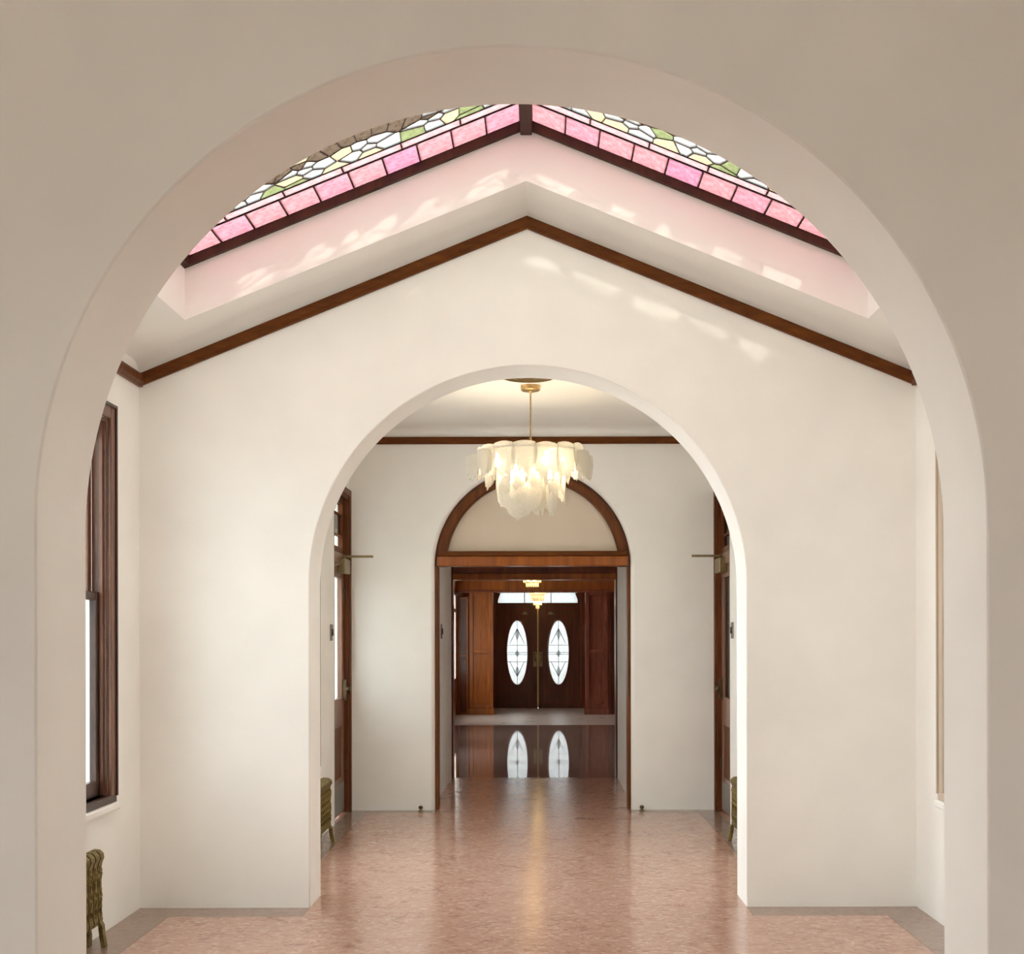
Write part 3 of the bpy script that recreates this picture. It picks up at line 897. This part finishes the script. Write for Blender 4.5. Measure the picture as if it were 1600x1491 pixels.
# ================================================================== entrance doors
en = empty('door_3', (0, YD, 0), 'dark double entrance doors with bright oval glass and transom', 'door', None, 'structure')
DW = 0.865
def oval_pts(cx, cz, a, b, n, y):
    return [(cx + a * math.cos(2 * PI * i / n), y, cz + b * math.sin(2 * PI * i / n)) for i in range(n)]
for sx in (-1, 1):
    x0, x1 = sorted((sx * .006, sx * DW))
    cx, cz, oa, ob = sx * 0.420, 1.127, 0.212, 0.655
    n = 56
    m = MB(); vs = []; fs = []
    for y in (0.02, 0.075):
        for i in range(n):
            a = 2 * PI * i / n
            vs.append((cx + oa * math.cos(a), y, cz + ob * math.sin(a)))
        for i in range(n):
            a = 2 * PI * i / n
            dx, dz = oa * math.cos(a), ob * math.sin(a)
            k = min(((x1 - cx) if dx > 0 else (x0 - cx)) / dx if abs(dx) > 1e-6 else 1e9,
                    ((2.10 - cz) if dz > 0 else (-0.006 - cz)) / dz if abs(dz) > 1e-6 else 1e9)
            vs.append((cx + dx * k, y, cz + dz * k))
    # snap the four nearest rim points to the rectangle corners
    for base in (n, 3 * n):
        for (qx, qz) in ((x0, -.006), (x1, -.006), (x0, 2.10), (x1, 2.10)):
            j = min(range(n), key=lambda i: (vs[base + i][0] - qx) ** 2 + (vs[base + i][2] - qz) ** 2)
            vs[base + j] = (qx, vs[base + j][1], qz)
    for i in range(n):
        j = (i + 1) % n
        fs += [(i, j, n + j, n + i), (2 * n + j, 2 * n + i, 3 * n + i, 3 * n + j), (i, 2 * n + i, 2 * n + j, j), (n + j, 3 * n + j, 3 * n + i, n + i)]
    m.add(vs, fs)
    leaf = m.build('leaf', M['mahog_dark'], en)
    # oval moulding
    path = [((cx, 0.02, cz), (math.cos(2 * PI * i / n) , 0, math.sin(2 * PI * i / n)), (0, 1, 0)) for i in range(n)]
    m = MB(); o = 0; k = 4
    for i in range(n):
        c_, s_ = math.cos(2 * PI * i / n), math.sin(2 * PI * i / n)
        for (u, v) in ((-.006, .0), (.008, -.016), (.03, -.012), (.036, 0.004)):
            m.v.append((cx + (oa + u) * c_, .02 + v, cz + (ob + u) * s_))
    for i in range(n):
        i2 = (i + 1) % n
        for j in range(k - 1):
            m.f.append((i * k + j, i2 * k + j, i2 * k + j + 1, i * k + j + 1)); m.m.append(0)
    m.build('oval_moulding', M['mahog_red'], leaf, 50)
    # leaded glass: four quarter panes and grey bevelled motifs
    for qa, (ux, uz) in enumerate(((1, 1), (-1, 1), (-1, -1), (1, -1))):
        pts = [(cx, .05, cz)] + [(cx + oa * 1.01 * math.cos(PI / 2 * (qa + i / 10)), .05, cz + ob * 1.01 * math.sin(PI / 2 * (qa + i / 10))) for i in range(11)]
        MB().prism(pts, (0, .005, 0), 0, 1).build('pane', [M['frost'], M['clear']], leaf)
    for dz, hw_, hh_ in ((.36, .045, .12), (-.02, .05, .075), (-.37, .042, .10)):
        pts = [(cx - hw_, .043, cz + dz), (cx, .043, cz + dz - hh_), (cx + hw_, .043, cz + dz), (cx, .043, cz + dz + hh_)]
        MB().prism(pts, (0, .005, 0), 0, 1).build('bevelled_motif', [M['frost_grey'], M['clear']], leaf)
    m = MB()
    m.box(cx - .004, cx + .004, .042, .052, cz - ob, cz + ob)
    for dz in (-.04, .0, .15, -.19):
        h_ = oa * math.sqrt(max(0, 1 - (dz / ob) ** 2))
        m.box(cx - h_, cx + h_, .042, .052, cz + dz - .004, cz + dz + .004)
    for sgn in (-1, 1):
        for tz in (-1, 1):
            q = [(cx, .043, cz + tz * .5), (cx + sgn * .15, .043, cz + tz * .18), (cx + sgn * .15 - .01, .043, cz + tz * .18), (cx - sgn * .006, .043, cz + tz * .48)]
            m.prism(q, (0, .008, 0))
    m.build('lead_came', M['lead'], leaf)
    # raised lower panel outline and stile beads
    for (za, zb) in ((.10, .36), (1.86, 2.02)):
        m = MB(); xa, xb = x0 + .12, x1 - .12
        m.box(xa, xb, .008, .02, za, za + .018).box(xa, xb, .008, .02, zb - .018, zb).box(xa, xa + .018, .008, .02, za, zb).box(xb - .018, xb, .008, .02, za, zb)
        m.build('panel_bead', M['mahog_red'], leaf)
    # closer bracket, pull handle, lock
    MB().prism([(cx - .16 * sx - .07, -.03, 1.90), (cx - .16 * sx + .07, -.03, 1.90), (cx - .16 * sx + .01, -.03, 1.96), (cx - .16 * sx - .01, -.03, 1.96)], (0, .05, 0)).build('closer_bracket', M['brass_dull'], leaf)
    MB().tube([(sx * .06, .02, 1.10), (sx * .06, -.04, 1.08), (sx * .06, -.045, .98), (sx * .06, .02, .96)], .012, 8).build('pull_handle', M['brass'], leaf, 50)
    MB().box(sx * .06 - .035, sx * .06 + .035, .008, .022, .84, 1.14).build('handle_plate', M['brass_dull'], leaf)
MB().box(-.014, .014, -.005, .06, .01, 2.10).build('astragal', M['brass'], en)
# transom with clipped upper corners
m = MB(); m.box(-.88, .88, .0, .12, 2.10, 2.135); m.build('transom_bar', M['mahog_dark'], en)
tp = [(-.81, 2.14), (-.81, 2.20), (-.72, 2.44), (.72, 2.44), (.81, 2.20), (.81, 2.14)]
xs_ = (-.81, -.27, .27, .81)
tx = MB()
def top_at(x): return min(2.44, 2.20 + max(0, (.81 - abs(x))) * .24 / .09)
for i in range(3):
    xa, xb = xs_[i], xs_[i + 1]
    xsn = [xa] + [q for q in (-.72, .72) if xa < q < xb] + [xb]
    pts = [(xa, .05, 2.13), (xb, .05, 2.13)] + [(q, .05, top_at(q)) for q in reversed(xsn)]
    MB().prism(pts, (0, .005, 0), 0, 1).build('transom_pane', [M['frost'], M['clear']], en)
for sx in (-1, 1):
    pts = [(sx * .88, .02, 2.13), (sx * .81, .02, 2.13), (sx * .81, .02, 2.20), (sx * .72, .02, 2.44), (sx * .88, .02, 2.50)]
    MB().prism(pts, (0, .10, 0)).build('transom_corner', M['mahog_dark'], en)
MB().box(-.88, .88, .02, .12, 2.44, 2.50).build('transom_head', M['mahog_dark'], en)
m = MB()
for x in (-.27, .27): m.box(x - .006, x + .006, .04, .06, 2.13, 2.44)
m.build('lead_came', M['lead'], en)
for sx in (-1, 1):
    a, b = sorted((sx * DW, sx * .90))
    MB().box(a, b, -.03, .1, 0, 2.5).build('jamb_post', M['mahog_red'], en, None, 0.004)

# ================================================================== chandelier of ice glass
CHY = 8.92
ch = empty('chandelier', (0.0, CHY, Z2C), 'tiered chandelier of frosted ice-glass leaves on a thin brass rod', 'chandelier')
MB().lathe([(.002, 0), (.068, 0), (.068, -.030), (.060, -.038), (.015, -.042), (.002, -.06)], seg=28).build('canopy', M['brass'], ch, 40)
MB().tube([(0, 0, -.04), (0, 0, -.42)], .0055, 10).build('rod', M['brass'], ch, 50)
m = MB().lathe([(.002, -.36), (.010, -.365), (.010, -.42), (.020, -.44), (.024, -.50), (.012, -.56), (.012, -.70), (.002, -.72)], seg=16)
m.build('stem', M['brass'], ch, 40)
tiers = [(.355, -.475, 15, .150, .200, 0.0), (.225, -.565, 11, .145, .225, .3), (.110, -.665, 6, .14, .225, .1)]
fr = MB()
for (r, z, n, lw, lh, ph) in tiers:
    for i in range(32):
        a, b = 2 * PI * i / 32, 2 * PI * (i + 1) / 32
        fr.tube([(r * math.cos(a), r * math.sin(a), z), (r * math.cos(b), r * math.sin(b), z)], .004, 5)
    for i in range(6):
        a = 2 * PI * i / 6
        fr.tube([(.01 * math.cos(a), .01 * math.sin(a), z - .02), (r * math.cos(a), r * math.sin(a), z)], .004, 5)
fr.build('brass_frame', M['brass'], ch, 50)

def leaf_mesh(seed, cols=9, rows=7):
    """wavy glass leaf, unit width and height, hanging down from z=0, lobed lower edge"""
    r = random.Random(seed)
    bot = []
    for c in range(cols):
        u = c / (cols - 1) * 2 - 1
        bot.append(-1.0 + .34 * u * u + (r.uniform(-.03, .12) if c % 2 else r.uniform(-.10, .0)))
    front, back = [], []
    for i in range(rows):
        t = i / (rows - 1)
        for c in range(cols):
            u = c / (cols - 1) * 2 - 1
            wd = .40 + .14 * math.sin(PI * min(1, t * .8 + .12))
            x = u * wd + r.uniform(-.012, .012)
            z = .06 * (1 - u * u) + t * (bot[c] - .06)
            y = -.10 * (1 - u * u) * (0.4 + t * .6) + r.uniform(-.016, .016) + .05 * t * math.sin(3 * u + seed)
            front.append((x, y, z)); back.append((x * .98, y + .06, z * .985))
    mb = MB(); o = len(front)
    mb.v = front + back
    for i in range(rows - 1):
        for c in range(cols - 1):
            a = i * cols + c
            mb.f.append((a, a + 1, a + cols + 1, a + cols)); mb.m.append(0)
            mb.f.append((o + a, o + a + cols, o + a + cols + 1, o + a + 1)); mb.m.append(1)
    per = [c for c in range(cols)] + [i * cols + cols - 1 for i in range(1, rows)] + [(rows - 1) * cols + c for c in range(cols - 2, -1, -1)] + [i * cols for i in range(rows - 2, 0, -1)]
    for k in range(len(per)):
        a, b = per[k], per[(k + 1) % len(per)]
        mb.f.append((a, o + a, o + b, b)); mb.m.append(0)
    return mb.mesh('glass_leaf', [M['ice'], M['clear']], 60)
leaves = [leaf_mesh(s) for s in (3, 8, 12, 17, 23, 31)]
rl = random.Random(4)
for ti, (r, z, n, lw, lh, ph) in enumerate(tiers):
    for i in range(n):
        a = 2 * PI * i / n + ph
        k = rl.uniform(.9, 1.15)
        p = (r * 1.02 * math.cos(a), r * 1.02 * math.sin(a), z + .03 + rl.uniform(-.012, .012))
        place('glass_leaf', leaves[rl.randrange(6)], ch, p, 0, (rl.uniform(-.05, .12), 0, a + PI / 2), (lw * 1.1, .12, lh * k * (1.12 if i % 3 == 0 else 1)))
# a few tall upper leaves set outward and the big front leaf at the bottom
for a in (PI, 0.12, PI + .7, 2.3, -.5):
    place('glass_leaf', leaves[rl.randrange(6)], ch, (.405 * math.cos(a), .405 * math.sin(a), -.485), 0, (0, 0, a + PI / 2 + (.9 if math.cos(a) < 0 else -.9)), (.10, .10, .17))
place('glass_leaf', leaves[2], ch, (-.06, -.17, -.665), 0, (0, 0.10, 0), (.28, .12, .27))
place('glass_leaf', leaves[4], ch, (.14, -.14, -.68), 0, (0, -.05, .2), (.075, .12, .235))
for i in range(8):
    a = 2 * PI * i / 8 + .45
    rr, zz = (.255, -.53) if i % 2 == 0 else (.14, -.63)
    m = MB().lathe([(.003, .045), (.010, .04), (.010, .015), (.019, 0), (.022, -.02), (.016, -.042), (.003, -.05)], seg=12)
    m.build('bulb', M['bulb'], ch, 50, 0, (rr * math.cos(a), rr * math.sin(a), zz))

# round dark vent plate in the ceiling just in front of the chandelier
v = empty('ceiling_vent', (-0.01, 8.556, Z2C), 'round dark bronze vent plate in the ceiling above the chandelier', 'vent')
MB().lathe([(.002, 0), (.195, 0), (.195, -.008), (.18, -.012), (.002, -.012)], seg=40).build('plate', M['vent'], v, 40)
for r in (.05, .09, .13, .165):
    m = MB()
    m.lathe([(r, -.009), (r + .012, -.009), (r + .012, -.018), (r, -.018)], seg=32, ring=True)
    m.build('ring', M['brass_dull'], v)

# ================================================================== small hall chandeliers
def hall_chandelier(x, y, z0, R, h, ztop, label, tap=(1, .78, .5, .22)):
    t = empty('hall_chandelier', (x, y, ztop), label, 'chandelier', 'small hall chandeliers')
    MB().lathe([(.002, 0), (.06, 0), (.05, -.03), (.002, -.04)], seg=20).build('canopy', M['brass'], t, 40)
    zt = z0 + h - ztop
    MB().tube([(0, 0, 0), (0, 0, zt + .01)], .006, 8).build('rod', M['brass'], t, 50)
    levels = [(R * tap[0], zt, .34 * h), (R * tap[1], zt - .30 * h, .30 * h), (R * tap[2], zt - .56 * h, .26 * h), (R * tap[3], zt - .78 * h, .22 * h)]
    for (r, zz, hh) in levels:
        m = MB()
        m.lathe([(r - .006, zz), (r + .006, zz), (r + .006, zz - .012), (r - .006, zz - .012)], seg=24, ring=True)
        m.build('brass_ring', M['brass'], t)
        m = MB(); n = max(6, int(2 * PI * r / .032))
        for i in range(n):
            a = 2 * PI * i / n
            cx_, cy_ = r * math.cos(a), r * math.sin(a)
            tx_, ty_ = -math.sin(a) * .014, math.cos(a) * .014
            m.prism([(cx_, cy_, zz), (cx_ + tx_, cy_ + ty_, zz - .2 * hh), (cx_ + tx_, cy_ + ty_, zz - .8 * hh), (cx_, cy_, zz - hh), (cx_ - tx_, cy_ - ty_, zz - .8 * hh), (cx_ - tx_, cy_ - ty_, zz - .2 * hh)],
                    (-math.cos(a) * .006, -math.sin(a) * .006, 0), 0, 1)
        o = m.build('crystal_drops', [M['crystal'], M['clear']], t); o['kind'] = 'stuff'
    for i in range(6):
        a = 2 * PI * i / 3 + (i // 3)
        rb, zb = (.5, .17) if i < 3 else (tap[3] * .6, .70)
        MB().ball((R * rb * math.cos(a), R * rb * math.sin(a), zt - zb * h), .02, 10, 6).build('bulb', M['bulb_small'], t, 50)
    return t
hall_chandelier(-0.055, 18.2, 2.15, 0.17, .34, HH, 'small amber crystal chandelier just below the passage head', (1, .9, .75, .55))
hall_chandelier(0.0, 24.9, 1.985, 0.165, .40, HH, 'small crystal chandelier hanging against the entrance transom')

# ================================================================== radiators
def radiator_parts():
    # one ornate section, facing +X, thickness along Y, wall side at x=0; front at x=.11
    prof = [(.012, .11), (.012, .425), (.022, .446), (.05, .455), (.09, .452), (.114, .436), (.118, .415), (.106, .395), (.100, .375),
            (.098, .30), (.104, .22), (.100, .16), (.108, .125), (.100, .105), (.06, .098), (.03, .10)]
    m = MB().prism([(x, -.024, z) for x, z in prof], (0, .048, 0))
    sec = m.mesh('section', M['bronze'])
    m = MB()
    for z, r in ((.36, .016), (.31, .011), (.27, .014), (.235, .010), (.19, .015), (.15, .010)):
        m.ball((.100, 0, z), r, 8, 6)
    m.tube([(.104, -.012, .38), (.108, .010, .345), (.104, -.010, .29), (.108, .010, .24), (.106, -.010, .20), (.108, .008, .15)], .005, 6)
    orn = m.mesh('scrollwork', M['bronze'], 60)
    m = MB()
    for x0_, x1_ in ((.085, .128), (.025, .0)):
        m.sweep([((x0_, 0, .13), (1, 0, 0), (0, 1, 0)), ((x0_ + (x1_ - x0_) * .55, 0, .10), (1, 0, 0), (0, 1, 0)), ((x1_ - .012 if x1_ > .1 else .022, 0, .05), (1, 0, 0), (0, 1, 0)), ((x1_ if x1_ > .1 else .02, 0, .0), (1, 0, 0), (0, 1, 0))],
                [(-.014, -.018), (.014, -.018), (.014, .018), (-.014, .018)])
    leg = m.mesh('leg', M['bronze'])
    return sec, orn, leg
SEC, ORN, LEG = radiator_parts()
HUB = MB().tube([(.06, -.031, .40), (.06, .031, .40)], .02, 10).tube([(.06, -.031, .14), (.06, .031, .14)], .02, 10).mesh('nipple', M['dark_metal'], 50)
def radiator(loc, sx, deep, n, label):
    t = empty('radiator', loc, label, 'radiator', 'bronze radiators')
    if sx < 0: t.rotation_euler = (0, 0, PI)
    t.scale = (deep, 1, 1)
    for i in range(n):
        d = -(.026 + i * .062)             # towards the camera in world space
        yy = d if sx > 0 else -d
        s = place('section', SEC, t, (0, yy, 0))
        place('scrollwork', ORN, s)
        if i < n - 1:
            place('nipple', HUB, s, (0, -.031 if sx > 0 else .031, 0))
        if i in (0, n - 1):
            place('leg', LEG, t, (0, yy, 0))
    return t
radiator((-RX1 + .012, 6.03, 0), 1, .68, 14, 'ornate bronze radiator below the brown sash window')
radiator((-RX2 + .012, 9.08, 0), 1, .9, 10, 'ornate bronze radiator just behind the second arch, daylight door side')
radiator((RX2 - .012, 9.10, 0), -1, .9, 10, 'ornate bronze radiator just behind the second arch, dim door side')

# ================================================================== small wall and floor fittings
def switch_plate(x, y, z, sx, h, label):
    t = empty('switch_plate', (x, y, z - h / 2), label, 'switch plate', 'grey wall plates')
    a, b = sorted((0, sx * .010))
    MB().box(a, b, -.045, .045, 0, h).build('plate', M['plate'], t, None, 0.003)
    a, b = sorted((sx * .009, sx * .018))
    for yy in (-.02, .02):
        MB().box(a, b, yy - .008, yy + .008, h * .3, h * .7).build('toggle', M['dark_metal'], t)
    return t
switch_plate(-RX2, 9.74, 1.485, 1, .125, 'grey wall plate beside the daylight door')
switch_plate(RX2, 9.74, 1.495, -1, .125, 'grey wall plate beside the dim door')
switch_plate(-PXW, 11.76, 1.50, 1, .135, 'grey wall plate inside the passage')
def door_stop(x, label):
    t = empty('door_stop', (x, Y3F - .05, 0), label, 'door stop', 'floor door stops')
    MB().lathe([(.002, 0), (.022, 0), (.022, .006), (.010, .010), (.010, .022), (.002, .022)], seg=16).build('base', M['brass_dull'], t, 40)
    MB().lathe([(.002, .018), (.017, .020), (.019, .030), (.014, .042), (.002, .046)], seg=16).build('bumper', M['dark_metal'], t, 40)
door_stop(-0.935, 'small dark door stop on the daylight-door side of the arched doorway')
door_stop(0.905, 'small dark door stop on the dim-door side of the arched doorway')
